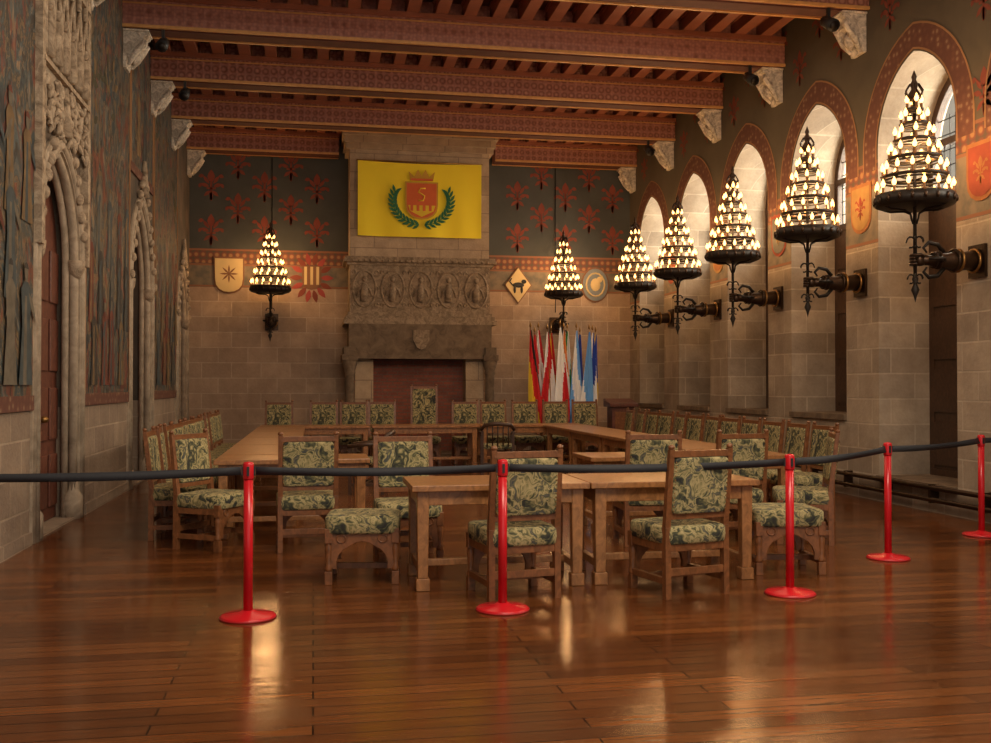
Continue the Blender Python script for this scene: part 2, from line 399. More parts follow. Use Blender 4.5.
# left murals with painted figures and trees
random.seed(31)
for i,(y0,y1,z0,z1) in enumerate([(5.6,10.1,1.4,6.85),(12.25,15.0,1.4,6.85),(15.15,17.1,4.75,6.85),(17.3,20.1,1.4,6.85)]):
    b=MB(); b.box(XL,XL+.02,y0,y1,z0,z1,M_mural)
    lay=.0212
    def paint(P,m):
        global lay
        lay+=.00010; P=[(min(max(p[0],y0+.01),y1-.01),min(max(p[1],z0+.01),z1-.01)) for p in P]
        b.add([(XL+lay,*p) for p in P],[tuple(range(len(P)))],m)
    if z1-z0>3:
        y=y0+.35
        while y<y1-.2:
            h=random.uniform(2.6,3.6); zb=z0+random.uniform(1.2,1.6)
            for k in range(16):
                a=random.uniform(0,6.28); r=random.uniform(0,.45)
                paint(leaf2(y+r*math.cos(a),zb+h-.4+1.3*r*math.sin(a),random.uniform(0,6.28),.24,.10),FG[random.choice((5,2,5,1))])
            y+=random.uniform(.9,1.3)
    for row in range(3 if z1-z0>3 else 1):
        y=y0+.15+.15*row
        while y<y1-.15:
            zb=z0+.1+(.75*(2-row) if z1-z0>3 else .1); H=random.uniform(.95,1.15); w=random.uniform(.15,.22)
            m=FG[random.choice((0,1,2,3,0,4))]; m2=FG[random.choice((0,1,2,3))]
            paint([(y-w,zb),(y+w,zb),(y+w*.55,zb+H*.5),(y+w*.75,zb+H*.8),(y+.05,zb+H*.87),(y-.05,zb+H*.87),(y-w*.75,zb+H*.8),(y-w*.55,zb+H*.5)],m)
            paint([(y-w*.4,zb),(y+w*.1,zb),(y+w*.1,zb+H*.75),(y-w*.2,zb+H*.75)],m2)
            paint(leaf2(y+w*.4,zb+H*.78,2.4*random.choice((-1,1)),.35,.08),m2)
            paint([(y+.06*math.cos(t*.785),zb+H*.94+.08*math.sin(t*.785)) for t in range(8)],FG[3])
            paint([(y+.07*math.cos(t*.785),zb+H*.98+.06*math.sin(t*.785)) for t in range(5)],FG[random.choice((4,0,1))])
            y+=random.uniform(.4,.7)
    for a,c_ in((z0-.14,z0),(z1,z1+.08)): b.box(XL,XL+.03,y0-.05,y1+.05,a,c_,M_arch)
    b.box(XL,XL+.03,y0-.05,y0,z0,z1,M_motif2); b.box(XL,XL+.03,y1,y1+.05,z0,z1,M_motif2)
    b.obj('wall_mural')
# doors
for i,(y,a,zs,zt,rd) in enumerate(DO):
    b=MB(); xd=XL-rd
    b.prism(arch_pts(y,a-.005,.025,zs,zt-.005),lambda p,q:(xd-.06,p,q),lambda p,q:(xd,p,q),M_door)
    for zz in [0.12,.85,1.6,2.35]:
        for k in(-1.5,-.5,.5,1.5):
            w=a*2/4; cy=y+k*w
            b.box(xd,xd+.025,cy-w/2+.05,cy+w/2-.05,zz+.05,zz+.62,M_door)
    b.box(xd,xd+.04,y-.03,y+.03,.025,zt-.1,M_darkw)
    b.lathe([(.03,0),(.045,.02),(.045,.05),(.02,.07)],(xd+.05,y+.12,1.1),M_brass,10)
    b.obj('door_%d'%(i+1),bevel=.01)
    b=MB()
    for off,dx,r in((-.03,-.04,.05),(-.07,-.12,.04),(.06,.015,.045),(.15,.02,.03)):
        pts=[(XL+dx,*p) for p in arch_pts(y,a,.0,zs,zt,10,off)]; pts=[p for k,p in enumerate(pts) if k==0 or (Vector(p)-Vector(pts[k-1])).length>.001]
        b.tube(pts,r,M_jamb,8)
    pi=arch_pts(y,a,0,zs,zt,10,.0); po=arch_pts(y,a,0,zs,zt,10,.2); n=len(po); xs=XL+.025
    V=[(xs,*p) for p in pi]+[(xs,*p) for p in po]+[(XL,*p) for p in pi]+[(XL,*p) for p in po]; F=[]
    for k in range(n-1): F+=[(k,k+1,n+k+1,n+k),(k,k+1,2*n+k+1,2*n+k),(n+k,n+k+1,3*n+k+1,3*n+k)]
    b.add(V,F,M_jamb)
    for sg in(-1,1):
        yy=y+sg*(a-.02); b.lathe([(.11,0),(.11,.25),(.06,.32),(.05,.5)],(XL-.04,yy,0),M_jamb,10)
        b.lathe([(.05,0),(.09,.08),(.10,.16),(.10,.2)],(XL-.02,yy,zs-.15),M_carv,10)
    topz=zt+.15
    for k in range(9):
        for sg in(-1,1):
            t=k/8; b.sell((XL+.05,y+sg*(a+.12)*(1-t)**.8,zs+.1+(topz+.25-zs)*t**.9),(.05,.06,.07),1,M_carv,8,6)
    b.tube([(XL+.05,y,topz),(XL+.05,y,topz+.55)],[.08,.03],M_carv,8)
    if i==0:
        random.seed(3)
        hw=a+.12
        b.box(XL,XL+.05,y-hw,y+hw,topz-.0,CT-.03,M_jamb)
        for sg in(-1,1): b.box(XL,XL+.09,y+sg*hw-.06,y+sg*hw+.06,zs,CT-.03,M_carv)
        for k in range(6):
            yy=y+(k-2.5)*.31
            b.tube([(XL+.08,yy-.15,4.7),(XL+.08,yy-.13,5.25),(XL+.08,yy,5.6),(XL+.08,yy+.13,5.25),(XL+.08,yy+.15,4.7)],.022,M_carv,6)
            b.tube([(XL+.08,yy,5.6),(XL+.08,yy,6.2)],[.03,.015],M_carv,6)
            b.tube([(XL+.07,yy,4.72),(XL+.08,yy,5.0),(XL+.07,yy,5.15)],[.07,.05,.035],M_carv,8); b.sell((XL+.08,yy,5.22),(.04,.04,.055),1,M_carv,8,6)
        for zz in(4.62,5.75,6.35): b.box(XL,XL+.10,y-hw,y+hw,zz,zz+.05,M_carv)
        for k in range(150):
            yy=y+random.uniform(-hw,hw); zz=random.choice((random.uniform(topz-.1,4.6),random.uniform(5.8,6.9)))
            if zz<4.6 and abs(yy-y)<.1: continue
            a0=random.uniform(0,6.28); R=random.uniform(.03,.07); d=random.choice((-1,1))
            b.tube([(XL+.06+.015*math.sin(q),yy+R*(1-q/7)*math.cos(a0+d*q),zz+R*1.3*(1-q/7)*math.sin(a0+d*q)) for q in (0,.8,1.6,2.4,3.2,4.0,4.8)],[.012,.022,.026,.024,.02,.018,.014],M_carv,5)
    b.obj('trim_door_surround_%d'%(i+1))
b=MB()
b.box(XL,XL+.04,-2,10.0,0,.12,M_left); b.box(XL,XL+.04,12.25,14.95,0,.12,M_left); b.box(XL,XL+.04,17.3,20,0,.12,M_left); b.obj('baseboard_left')
b=MB()
b.tube([(XR-.1,3,.16),(XR-.1,D-.3,.16)],.03,M_bronze,8); b.tube([(XR-.1,3,.30),(XR-.1,D-.3,.30)],.03,M_bronze,8)
for k in range(20): b.box(XR-.12,XR,3+k*.95,3.03+k*.95,.12,.34,M_bronze)
b.obj('baseboard_right_heating_pipes')

# ceiling
BY=[2.65,5.05,7.45,9.85,12.25,14.65,17.05,19.45]; BZ=-.10
def beam(b,x0,x1,y,w=.21):
    b.box(x0,x1,y-w,y+w,6.57+BZ,6.93+BZ,M_beam)
    b.box(x0,x1,y-w-.05,y+w+.05,6.93+BZ,7.0+BZ,M_joist)
    for s in(-1,1):
        b.box(x0,x1,y+s*w-.022,y+s*w+.022,6.55+BZ,6.59+BZ,M_gold)
        b.box(x0,x1,y+s*w-.012,y+s*w+.012,6.88+BZ,6.90+BZ,M_gold)
    b.box(x0,x1,y-.12,y+.12,6.545+BZ,6.575+BZ,M_boards)
for i,y in enumerate(BY):
    b=MB(); beam(b,XL,XR,y); b.obj('ceiling_beam')
b=MB(); beam(b,XL,.52,21.9); b.obj('ceiling_beam'); b=MB(); beam(b,3.94,XR,21.9); b.obj('ceiling_beam')
b=MB(); x=XL+.25
while x<XR:
    b.box(x-.09,x+.09,-2,D,6.9,7.07,M_joist); b.box(x-.12,x+.12,-2,D,7.07,CT,M_joist); x+=.42
b.obj('ceiling_joists')
b=MB()
for y in BY+[21.9]:
    for k in range(int((XR-XL)/.42)+1):
        x=XL+.46+k*.42
        if x<XR-.05: b.box(x-.1,x+.1,y-.16,y-.10,6.9,7.1,M_beam)
b.obj('trim_joist_infill_panels')

# corbels
def corbel():
    b=MB(); prof=[(0,0),(.06,0),(.08,.12),(.15,.16),(.17,.29),(.27,.34),(.30,.44),(.34,.47),(.34,.53),(0,.53)]
    b.prism(prof,lambda d,z:(d,-.15,z),lambda d,z:(d,.15,z),M_corb)
    random.seed(5)
    for k in range(16):
        t=random.random(); b.sell((.05+.22*t,random.uniform(-.13,.13),.07+.34*t),(.04,.045,.06),1,M_corb,8,6)
    b.sell((.15,0,.2),(.09,.09,.12),1,M_corb,10,8)
    for sg in(-1,1): b.tube([(.08,sg*.10,.05),(.16,sg*.15,.17),(.25,sg*.13,.3),(.31,sg*.15,.39)],[.03,.045,.045,.03],M_corb,6)
    b.box(0,.36,-.18,.18,.50,.532,M_corb)
    return b.mesh('stone_corbel')
mc=corbel()
for y in BY[2:]+[21.9]:
    place('stone_corbel',mc,(XL+.001,y,5.91),0,.01); place('stone_corbel',mc,(XR-.001,y,5.91),180,.01)
# spotlights
b=MB(); b.box(-.02,.02,-.02,.02,.08,.24,M_black); b.tube([(0,.1,.1),(0,-.14,-.04)],[.07,.085],M_black,12); b.tube([(0,-.14,-.04),(0,-.15,-.045)],.06,M_iron,12)
ms=b.mesh('ceiling_spotlight')
for x,y in((XL+.55,14.35),(XL+.55,16.75),(XR-.55,14.35),(XR-.55,11.95),(XR-.55,19.15)): place('ceiling_spotlight',ms,(x,y+.15,6.22),0)

# ---------------------------------------------------------------- fireplace
b=MB(); FX0,FX1=.74,3.72; YB=D-.003
b.box(FX0,FX1,21.25,YB,4.2,6.88,M_hood)
b.box(FX0-.08,FX1+.08,21.15,YB,6.48,6.6,M_hood); b.box(FX0-.12,FX1+.12,21.08,YB,6.6,6.74,M_hood); b.box(FX0-.16,FX1+.16,21.0,YB,6.74,6.89,M_hood)
for z0,z1,e in((4.14,4.2,.10),(4.08,4.14,.13),(4.02,4.08,.06),(2.95,3.03,.04),(2.87,2.95,.09),(2.78,2.87,.13)):
    b.box(FX0-e,FX1+e,21.15-e,YB,z0,z1,M_frieze)
b.box(FX0,FX1,21.13,YB,3.03,4.02,M_frieze)
b.prism([(21.02,2.78),(21.1,2.05),(YB,2.05),(YB,2.78)],lambda y,z:(FX0-.02,y,z),lambda y,z:(FX1+.02,y,z),M_mantel)
b.box(FX0-.03,FX1+.03,21.06,YB,2.05,2.12,M_mantel)
for sg,xx in((-1,FX0),(1,FX1)):
    b.box(xx-.16,xx+.16,20.98,YB,2.02,2.14,M_mantel); b.box(xx-.12,xx+.12,21.0,YB,2.14,2.3,M_mantel)
    b.lathe([(.17,0),(.17,.12),(.13,.18),(.10,.24),(.10,1.7),(.12,1.75),(.11,1.8),(.15,1.93),(.17,2.03)],(xx,21.15,0),M_mantel,16)
    b.box(xx-.19,xx+.19,20.95,21.35,0,.1,M_mantel)
b.box(FX0+.12,FX0+.50,21.3,YB,0,2.05,M_hood); b.box(FX1-.50,FX1-.12,21.3,YB,0,2.05,M_hood)
b.box(FX0+.45,FX1-.45,21.75,YB-.01,0,2.05,M_brick); b.box(FX0-.1,FX1+.1,20.8,YB,0,.06,M_mantel)
random.seed(11); fy=21.13
for k in range(5):
    cx=FX0+.3+k*.595
    b.tube([(cx+.24*math.cos(a),fy,3.52+.38*math.sin(a)) for a in [j*math.pi/10 for j in range(20)]],.024,M_frieze,6,closed=True)
    b.tube([(cx-.02,fy,3.26),(cx,fy-.01,3.5),(cx,fy,3.64)],[.07,.085,.05],M_frieze,8); b.sell((cx,fy-.02,3.73),(.055,.045,.065),1,M_frieze,10,8)
    for sg in(-1,1): b.tube([(cx,fy-.02,3.6),(cx+sg*.12,fy-.02,3.5),(cx+sg*.16,fy-.01,3.36)],[.03,.025,.02],M_frieze,6)
for k in range(6):
    cx=FX0+.02+k*.589
    for zz in(3.18,3.52,3.86):
        for d in(-1,1):
            if FX0<cx+d*.05<FX1: b.tube([(min(max(cx+d*.06+.05*(1-q/6)*math.cos(d*q),FX0),FX1),fy,zz+.07*(1-q/6)*math.sin(q)) for q in (0,.9,1.8,2.7,3.6,4.5)],[.012,.02,.022,.02,.016,.012],M_frieze,6)
for k in range(24): b.sell((FX0+.06+k*.124,21.03,4.11),(.035,.035,.035),1,M_frieze,7,5)
P=[(0,.2),(.17,.2),(.17,-.02),(.09,-.17),(0,-.22),(-.09,-.17),(-.17,-.02),(-.17,.2)]
b.prism(P,lambda x,z:(2.23+x,21.0,2.46+z),lambda x,z:(2.23+x,21.08,2.46+z),M_frieze)
b.obj('stone_fireplace')

# yellow banner with arms
b=MB(); x0,x1,z0,z1=.90,3.53,4.64,6.22; nx,nz=40,16
def by(x,z): 
    t=(z1-z)/(z1-z0); return 21.12-.015*math.sin(x*9+z)*t-.02*math.sin(x*3.3)*t-.01
vs=[];fs=[]
for j in range(nz+1):
    for i in range(nx+1):
        x=x0+(x1-x0)*i/nx; z=z1+(z0-z1)*j/nz; z-= .03*math.sin(math.pi*i/nx)*(1 if j<nz/2 else .3)
        vs.append((x,by(x,z),z))
fs=[(j*(nx+1)+i,j*(nx+1)+i+1,(j+1)*(nx+1)+i+1,(j+1)*(nx+1)+i) for j in range(nz) for i in range(nx)]
b.add(vs,fs,M_yel,True)
cx,cz=2.24,5.40
def flat(pts,y,m): b.add([(cx+p[0],y-.07,cz+p[1]) for p in pts],[tuple(range(len(pts)))],m)
def shield(w,h):
    pts=[(-w/2,h/2),(w/2,h/2),(w/2,-.1*h)]
    for k in range(1,8):
        t=k/8*math.pi; 
        pts.append((w/2*math.cos(t),-.1*h-.4*h*math.sin(t)**.8))
    pts.append((-w/2,-.1*h)); return pts
flat(shield(.70,.80),21.135,C['gold']); flat([(p[0],p[1]) for p in shield(.63,.73)],21.13,C['arms'])
flat([(-.29,-.1),(.29,-.1),(.25,-.22),(0,-.345),(-.25,-.22)],21.125,C['yellow'])
for k in range(4): flat([(-.24+.13*k,-.10),(-.18+.13*k,-.10),(-.18+.13*k,-.22),(-.24+.13*k,-.22)],21.12,C['arms'])
b.tube([(cx+.08,21.05,cz+.26),(cx-.02,21.05,cz+.26),(cx-.07,21.05,cz+.18),(cx+.06,21.05,cz+.10),(cx+.03,21.05,cz+.0),(cx-.07,21.05,cz+.0)],.016,C['yellow'],5)
crown=[(-.24,.42),(-.28,.62),(-.16,.51),(-.08,.66),(0,.53),(.08,.66),(.16,.51),(.28,.62),(.24,.42)]
flat(crown,21.13,C['gold']); flat([(-.23,.42),(.23,.42),(.23,.47),(-.23,.47)],21.125,C['arms'])
for sg in(-1,1):
    prev=[]
    for k in range(12):
        t=k/11; a=-math.pi/2+sg*(.10+t*1.85); px=.58*math.cos(a)*1.05; pz=-.02+.50*math.sin(a)
        prev.append((cx+px,21.055,cz+pz))
        tx,tz=-math.sin(a)*sg,math.cos(a)*sg
        base=math.atan2(tx,tz)
        for q in(-.65,.65):
            lf=leaf2(px,pz,base+q,.17,.06); flat(lf,21.12,C['leaf'])
    b.tube(prev,.010,C['leaf'],5)
b.tube([(x0-.03,21.13,z1+.01),(x1+.03,21.13,z1+.01)],.015,M_brass,8)
b.obj('yellow_coat_of_arms_banner')

# wall shields on back wall
def wshield(name,x,z,w,h,m,m2,kind):
    b=MB()
    if kind=='shield': P=shield(w,h)
    elif kind=='diamond': P=[(0,h/2),(w/2,0),(0,-h/2),(-w/2,0)]
    else: P=[(w/2*math.cos(t*math.pi/12),h/2*math.sin(t*math.pi/12)) for t in range(24)]
    b.prism([(p[0]*1.1,p[1]*1.1) for p in P],lambda a,c:(x+a,D-.03,z+c),lambda a,c:(x+a,D-.001,z+c),m2)
    b.prism(P,lambda a,c:(x+a,D-.045,z+c),lambda a,c:(x+a,D-.02,z+c),m)
    if kind=='shield':
        for k in range(8):
            lf=leaf2(0,.03,k*math.pi/4,w*.34,w*.07); b.add([(x+p[0],D-.05,z+p[1]) for p in lf],[tuple(range(len(lf)))],m2)
    elif kind=='diamond':
        def e(a,c_,r1,r2): b.sell((x+a,D-.05,z+c_),(r1,.012,r2),1,C['black'],10,6)
        e(0,0,.14,.06); e(.13,.08,.06,.05); e(-.08,-.1,.03,.09); e(.08,-.1,.03,.09); b.tube([(x-.13,D-.05,z),(x-.2,D-.05,z+.08),(x-.15,D-.05,z+.15)],.015,C['black'],6)
    else:
        b.tube([(x+w*.36*math.cos(t*math.pi/8),D-.05,z+h*.36*math.sin(t*math.pi/8)) for t in range(16)],.02,C['cream'],6,closed=True)
        b.sell((x,D-.045,z),(.12,.015,.15),1,C['cream'],10,6); b.sell((x+.1,D-.045,z+.12),(.07,.015,.07),1,C['cream'],8,6)
    return b.obj(name)
wshield('heraldic_shield',-1.80,3.86,.58,.72,C['cream'],C['brown'],'shield')
wshield('heraldic_shield',4.55,3.76,.58,.78,C['cream'],C['brown'],'diamond')
wshield('heraldic_shield',6.36,3.80,.60,.74,C['steel'],C['brown'],'round')
b=MB(); x,z=-.05,3.84
b.prism(shield(.42,.52),lambda a,c:(x+a,D-.02,z+c),lambda a,c:(x+a,D-.001,z+c),C['brown'])
for k in range(3): b.box(x-.16+k*.13,x-.10+k*.13,D-.03,D-.02,z-.15,z+.24,C['cream'])
for k in range(14):
    a=k*math.pi/7; lf=leaf2(.20*math.cos(a),.28*math.sin(a),math.pi/2-a,.28,.12); b.add([(x+p[0],D-.012-.0005*k,z+p[1]) for p in lf],[tuple(range(len(lf)))],M_motif if k%2 else C['dred'])
b.obj('heraldic_shield')
for i,y in enumerate([7.35,9.80,12.25,14.65,17.05,19.45]):
    b=MB(); z=3.85
    b.prism(shield(.50,.66),lambda a,c:(XR-.012,y+a,z+c),lambda a,c:(XR-.001,y+a,z+c),MU[(i+1)%4 if i!=1 else 3])
    b.prism([(p[0]*.86,p[1]*.86) for p in shield(.50,.66)],lambda a,c:(XR-.016,y+a,z+c),lambda a,c:(XR-.01,y+a,z+c),MU[(i+3)%4])
    for lf in motif(y,z,.5): b.add([(XR-.02,*p) for p in lf],[tuple(range(len(lf)))],MU[(i+2)%4])
    b.obj('heraldic_shield')

# ---------------------------------------------------------------- candelabra
def candelabra():
    b=MB(); 
    b.tube([(0,0,-1.0),(0,0,1.15)],.02,M_iron,8)
    b.lathe([(.0,-1.16),(.02,-1.08),(.045,-1.02),(.02,-.96),(.035,-.9),(.018,-.86)],(0,0,0),M_iron,10)
    for k in range(6):
        a=k*math.pi/3; ca,sa=math.cos(a),math.sin(a)
        b.tube([(r*ca,r*sa,z) for r,z in((.02,-.30),(.04,-.24),(.05,-.19),(.12,-.15),(.28,-.14),(.36,-.11))],.011,M_iron,6)
        b.tube([((.05+.05*math.cos(t))*ca,(.05+.05*math.cos(t))*sa,-.5+.06*math.sin(t)) for t in [j*math.pi/5 for j in range(9)]],.008,M_iron,5)
        b.tube([((.05+.04*math.cos(t))*ca,(.05+.04*math.cos(t))*sa,-.9+.05*math.sin(t)) for t in [j*math.pi/5 for j in range(9)]],.008,M_iron,5)
    b.lathe([(.05,-.12),(.36,-.12),(.41,-.10),(.415,.0),(.40,.0),(.37,-.06),(.05,-.07)],(0,0,0),M_iron,28)
    for k in range(20):
        a=2*math.pi*k/20; b.sell((.415*math.cos(a),.415*math.sin(a),-.05),(.022,.022,.04),1,M_bronze,6,5)
    tiers=[(.39,.02,16),(.325,.23,13),(.26,.43,11),(.195,.62,8),(.135,.80,6),(.075,.96,4)]
    for r,z,n in tiers:
        b.tube([(r*math.cos(j*math.pi/14),r*math.sin(j*math.pi/14),z-.02) for j in range(28)],.022,M_iron,6,closed=True)
        b.tube([(r*1.01*math.cos(j*math.pi/14),r*1.01*math.sin(j*math.pi/14),z-.06) for j in range(28)],.012,M_iron,5,closed=True)
        for k in range(4):
            a=k*math.pi/2+z; b.tube([(0,0,z-.06),(r*math.cos(a),r*math.sin(a),z-.02)],.012,M_iron,5)
        for k in range(n):
            a=2*math.pi*k/n+z*3; x,y=r*math.cos(a),r*math.sin(a)
            b.lathe([(.022,-.02),(.030,0),(.014,.005),(.014,.055)],(x,y,z),M_candle,7)
            b.lathe([(.008,.055),(.022,.075),(.024,.095),(.014,.122),(.002,.15)],(x,y,z),M_bulb,7)
    b.lathe([(.05,1.04),(.075,1.07),(.06,1.12),(.03,1.17),(.045,1.22),(.02,1.27),(.03,1.3),(.0,1.38)],(0,0,0),M_bronze,10)
    for k in range(6):
        a=k*math.pi/3; b.tube([(.06*math.cos(a),.06*math.sin(a),1.06),(.10*math.cos(a),.10*math.sin(a),1.14),(.05*math.cos(a),.05*math.sin(a),1.22)],.01,M_bronze,5)
    az=-.69
    b.tube([(.07,0,az),(.16,0,az-.005),(.22,0,az-.01),(.40,0,az-.01),(.46,0,az-.01),(.60,0,az),(.76,0,az+.01)],[.06,.055,.07,.095,.11,.10,.12],M_bronze,14)
    for xx,rr in((.22,.08),(.27,.09),(.46,.12),(.51,.12),(.70,.125)):
        b.tube([(xx,rr*math.cos(j*math.pi/9),az+rr*math.sin(j*math.pi/9)) for j in range(18)],.016,M_bronze if xx<.5 else M_brass,6,closed=True)
    b.box(.74,.775,-.14,.14,az-.18,az+.18,M_bronze)
    b.sell((.06,0,az),(.06,.055,.07),.8,M_bronze,12,8)
    for k in range(4):
        zz=az-.05+k*.033
        b.tube([(.06,.048,zz),(.02,.053,zz),(-.03,.04,zz),(-.044,.0,zz),(-.03,-.032,zz),(.0,-.036,zz)],[.018,.019,.018,.017,.015,.012],M_bronze,7)
    b.tube([(.07,-.045,az+.03),(.03,-.058,az+.05),(-.02,-.048,az+.045),(-.035,-.02,az+.035)],[.022,.022,.018,.012],M_bronze,7)
    for sg in(-1,1):
        b.tube([(.34,0,az+sg*.09),(.27,0,az+sg*.17),(.16,0,az+sg*.19),(.1,0,az+sg*.13),(.14,0,az+sg*.08)],[.028,.025,.022,.018,.012],M_iron,6)
        b.tube([(.30,sg*.08,az),(.24,sg*.14,az),(.15,sg*.15,az),(.10,sg*.10,az)],[.024,.022,.018,.012],M_iron,6)
    return b.mesh('candelabra_sconce')
mcd=candelabra()
def put_cand(x,y,rz):
    o=place('candelabra_sconce',mcd,(x,y,3.55),rz)
    l=bpy.data.lights.new('candle_glow','POINT'); l.energy=CAND; l.color=(1,.56,.23); l.shadow_soft_size=.3
    lo=bpy.data.objects.new('candle_glow',l); COL.objects.link(lo); lo.parent=o; lo.location=(0,0,.5)
CAND=125
for y in (7.45,9.85,12.25,14.65,17.05,19.45): put_cand(6.42,y,0)
put_cand(-.90,D-.78,90); put_cand(5.42,D-.78,90)
for x in(-.90,5.42):
    b=MB(); b.tube([(x,D-.02,6.6),(x,D-.02,3.15)],.010,M_iron,6); b.obj('lamp_cable')

# ---------------------------------------------------------------- chairs
def seat_base(b,W,W_,arch_back=False):
    def arch(y0,y1):
        inner=[]
        for k in range(13):
            t=k/12*math.pi; lobes=.012*abs(math.sin(3*t)); inner.append(((W-.06+lobes)*math.cos(t),.12+(.19+lobes)*math.sin(t)))
        outer=[(W,.12)]+[(W*math.cos(k/12*math.pi),.40) for k in range(1,12)]+[(-W,.12)]
        n=13; V=[];F=[]
        for y in(y0,y1): V+=[(p[0],y,p[1]) for p in outer]+[(p[0],y,p[1]) for p in inner]
        for k in range(12): F+=[(k,k+1,n+k+1,n+k),(2*n+k,2*n+k+1,3*n+k+1,3*n+k),(n+k,n+k+1,3*n+k+1,3*n+k)]
        b.add(V,F,W_)
        for s in(-1,1): b.tube([(s*(W-.095)+.035*math.cos(j*math.pi/5),(y1+.003 if y1>0 else y0-.003),.345+.03*math.sin(j*math.pi/5)) for j in range(10)],.007,W_,5,closed=True)
    arch(.205,.235)
    if arch_back: arch(-.235,-.205)
def legf(b,x,y,W_):
    b.bar((x,y,.0),(x,y,.10),.055,.055,W_)
    b.lathe([(.025,.10),(.032,.12),(.02,.15),(.028,.25),(.03,.28),(.02,.31),(.028,.33)],(x,y,0),W_,10)
    b.bar((x,y,.31),(x,y,.42),.055,.055,W_)
def chair(H=1.07):
    b=MB(); W=.245; W_=M_chairw
    for s in(-1,1):
        b.bar((s*W,-.24,0),(s*W,-.235,.50),.045,.05,W_)
        b.bar((s*W,-.235,.50),(s*W,-.30,H-.02),.045,.045,W_,.038,.035)
        b.sell((s*W,-.302,H-.005),(.026,.022,.020),1,W_,8,6)
        legf(b,s*W,.22,W_)
        b.box(s*W-.018,s*W+.018,-.22,.21,.10,.145,W_)
        b.box(s*W-.02,s*W+.02,-.22,.21,.33,.40,W_)
    b.box(-W,W,-.255,-.225,.16,.21,W_); b.box(-W,W,-.255,-.22,.33,.40,W_)
    b.box(-W,W,-.02,.02,.10,.145,W_)
    seat_base(b,W,W_)
    b.sell((0,-.005,.44),(.275,.27,.07),.26,M_fab,28,12)
    sl=lambda z:-.235-(z-.5)*.065/(H-.52)
    for z0,z1 in((.555,.595),(H-.075,H-.03)):
        y=sl((z0+z1)/2); b.box(-W,W,y-.018,y+.018,z0,z1,W_)
    zc=(.595+H-.075)/2; y=sl(zc); ang=math.atan(.065/(H-.52))
    b.sell((0,y,zc),(W-.018,.035,(H-.67)/2),.16,M_fab,28,14,Matrix.Rotation(ang,3,'X'))
    for s in(-1,1):
        for k in range(12):
            z=.62+k*(H-.73)/11
            for q in(-1,1): b.sell((s*(W-.028),sl(z)+q*.034,z),(.006,.005,.006),1,M_brass,6,4)
    return b.mesh('upholstered_chair')
mch=chair(); mch2=chair(1.2); mtall=chair(1.50)
CH=[(1.41,7.08,9),(2.62,6.98,13),(.80,8.66,183),(-.06,9.40,3),(3.12,9.15,-4),(3.95,9.15,5),(4.62,8.95,68),
    (-.90,9.62,-122)]
for x,y,r in CH: place('upholstered_chair',mch,(x,y,0),r,.006)
y=10.35
while y<18.0:
    place('upholstered_chair',mch,(-1.30,y,0),-90+random.uniform(-6,6),.006)
    place('upholstered_chair',mch,(5.36,y+.05,0),90+random.uniform(-6,6),.006); y+=.64
for x in(-.66,.18,.74,1.30,2.92,3.50,4.12,4.75,5.35): place('upholstered_chair',mch2,(x,19.15,0),180+random.uniform(-5,5),.006)
place('upholstered_armchair',mtall,(2.12,19.2,0),180,.006)
b=MB()
for sx in(-1,1):
    for sy in(-1,1): legf(b,sx*.25,sy*.22,M_chairw)
    b.box(sx*.25-.018,sx*.25+.018,-.21,.21,.08,.125,M_chairw); b.box(sx*.25-.02,sx*.25+.02,-.22,.21,.33,.40,M_chairw)
b.box(-.25,.25,-.02,.02,.08,.125,M_chairw)
seat_base(b,.25,M_chairw,arch_back=True)
b.sell((0,0,.445),(.285,.265,.075),.28,M_fab,28,12)
mstl=b.mesh('upholstered_stool')
place('upholstered_stool',mstl,(.385,7.83,0),-6,.006)
place('upholstered_stool',mstl,(3.74,7.60,0),-8,.006)
def darkchair():
    b=MB(); W_=M_darkw
    for s in(-1,1):
        b.bar((s*.26,-.22,0),(s*.26,-.27,.72),.045,.045,W_); b.bar((s*.26,.22,0),(s*.26,.22,.66),.045,.045,W_)
        b.tube([(s*.26,-.26,.70),(s*.29,0,.69),(s*.27,.25,.66)],[.024,.026,.03],W_,8)
        b.box(s*.26-.015,s*.26+.015,-.2,.2,.12,.16,W_)
    b.tube([(-.28,-.22,.74),(-.22,-.3,.82),(0,-.34,.85),(.22,-.3,.82),(.28,-.22,.74)],[.03,.035,.04,.035,.03],W_,8)
    for k in range(5): b.tube([(-.18+.09*k,-.25,.46),(-.18+.09*k,-.31,.82)],.012,W_,6)
    b.sell((0,0,.45),(.27,.25,.045),.35,M_fab,20,8); b.box(-.24,.24,-.02,.02,.12,.16,W_)
    return b.mesh('wooden_armchair')
md=darkchair()
for x,y,r in((.75,14.0,80),(3.1,16.9,-8)): place('wooden_armchair',md,(x,y,0),r)

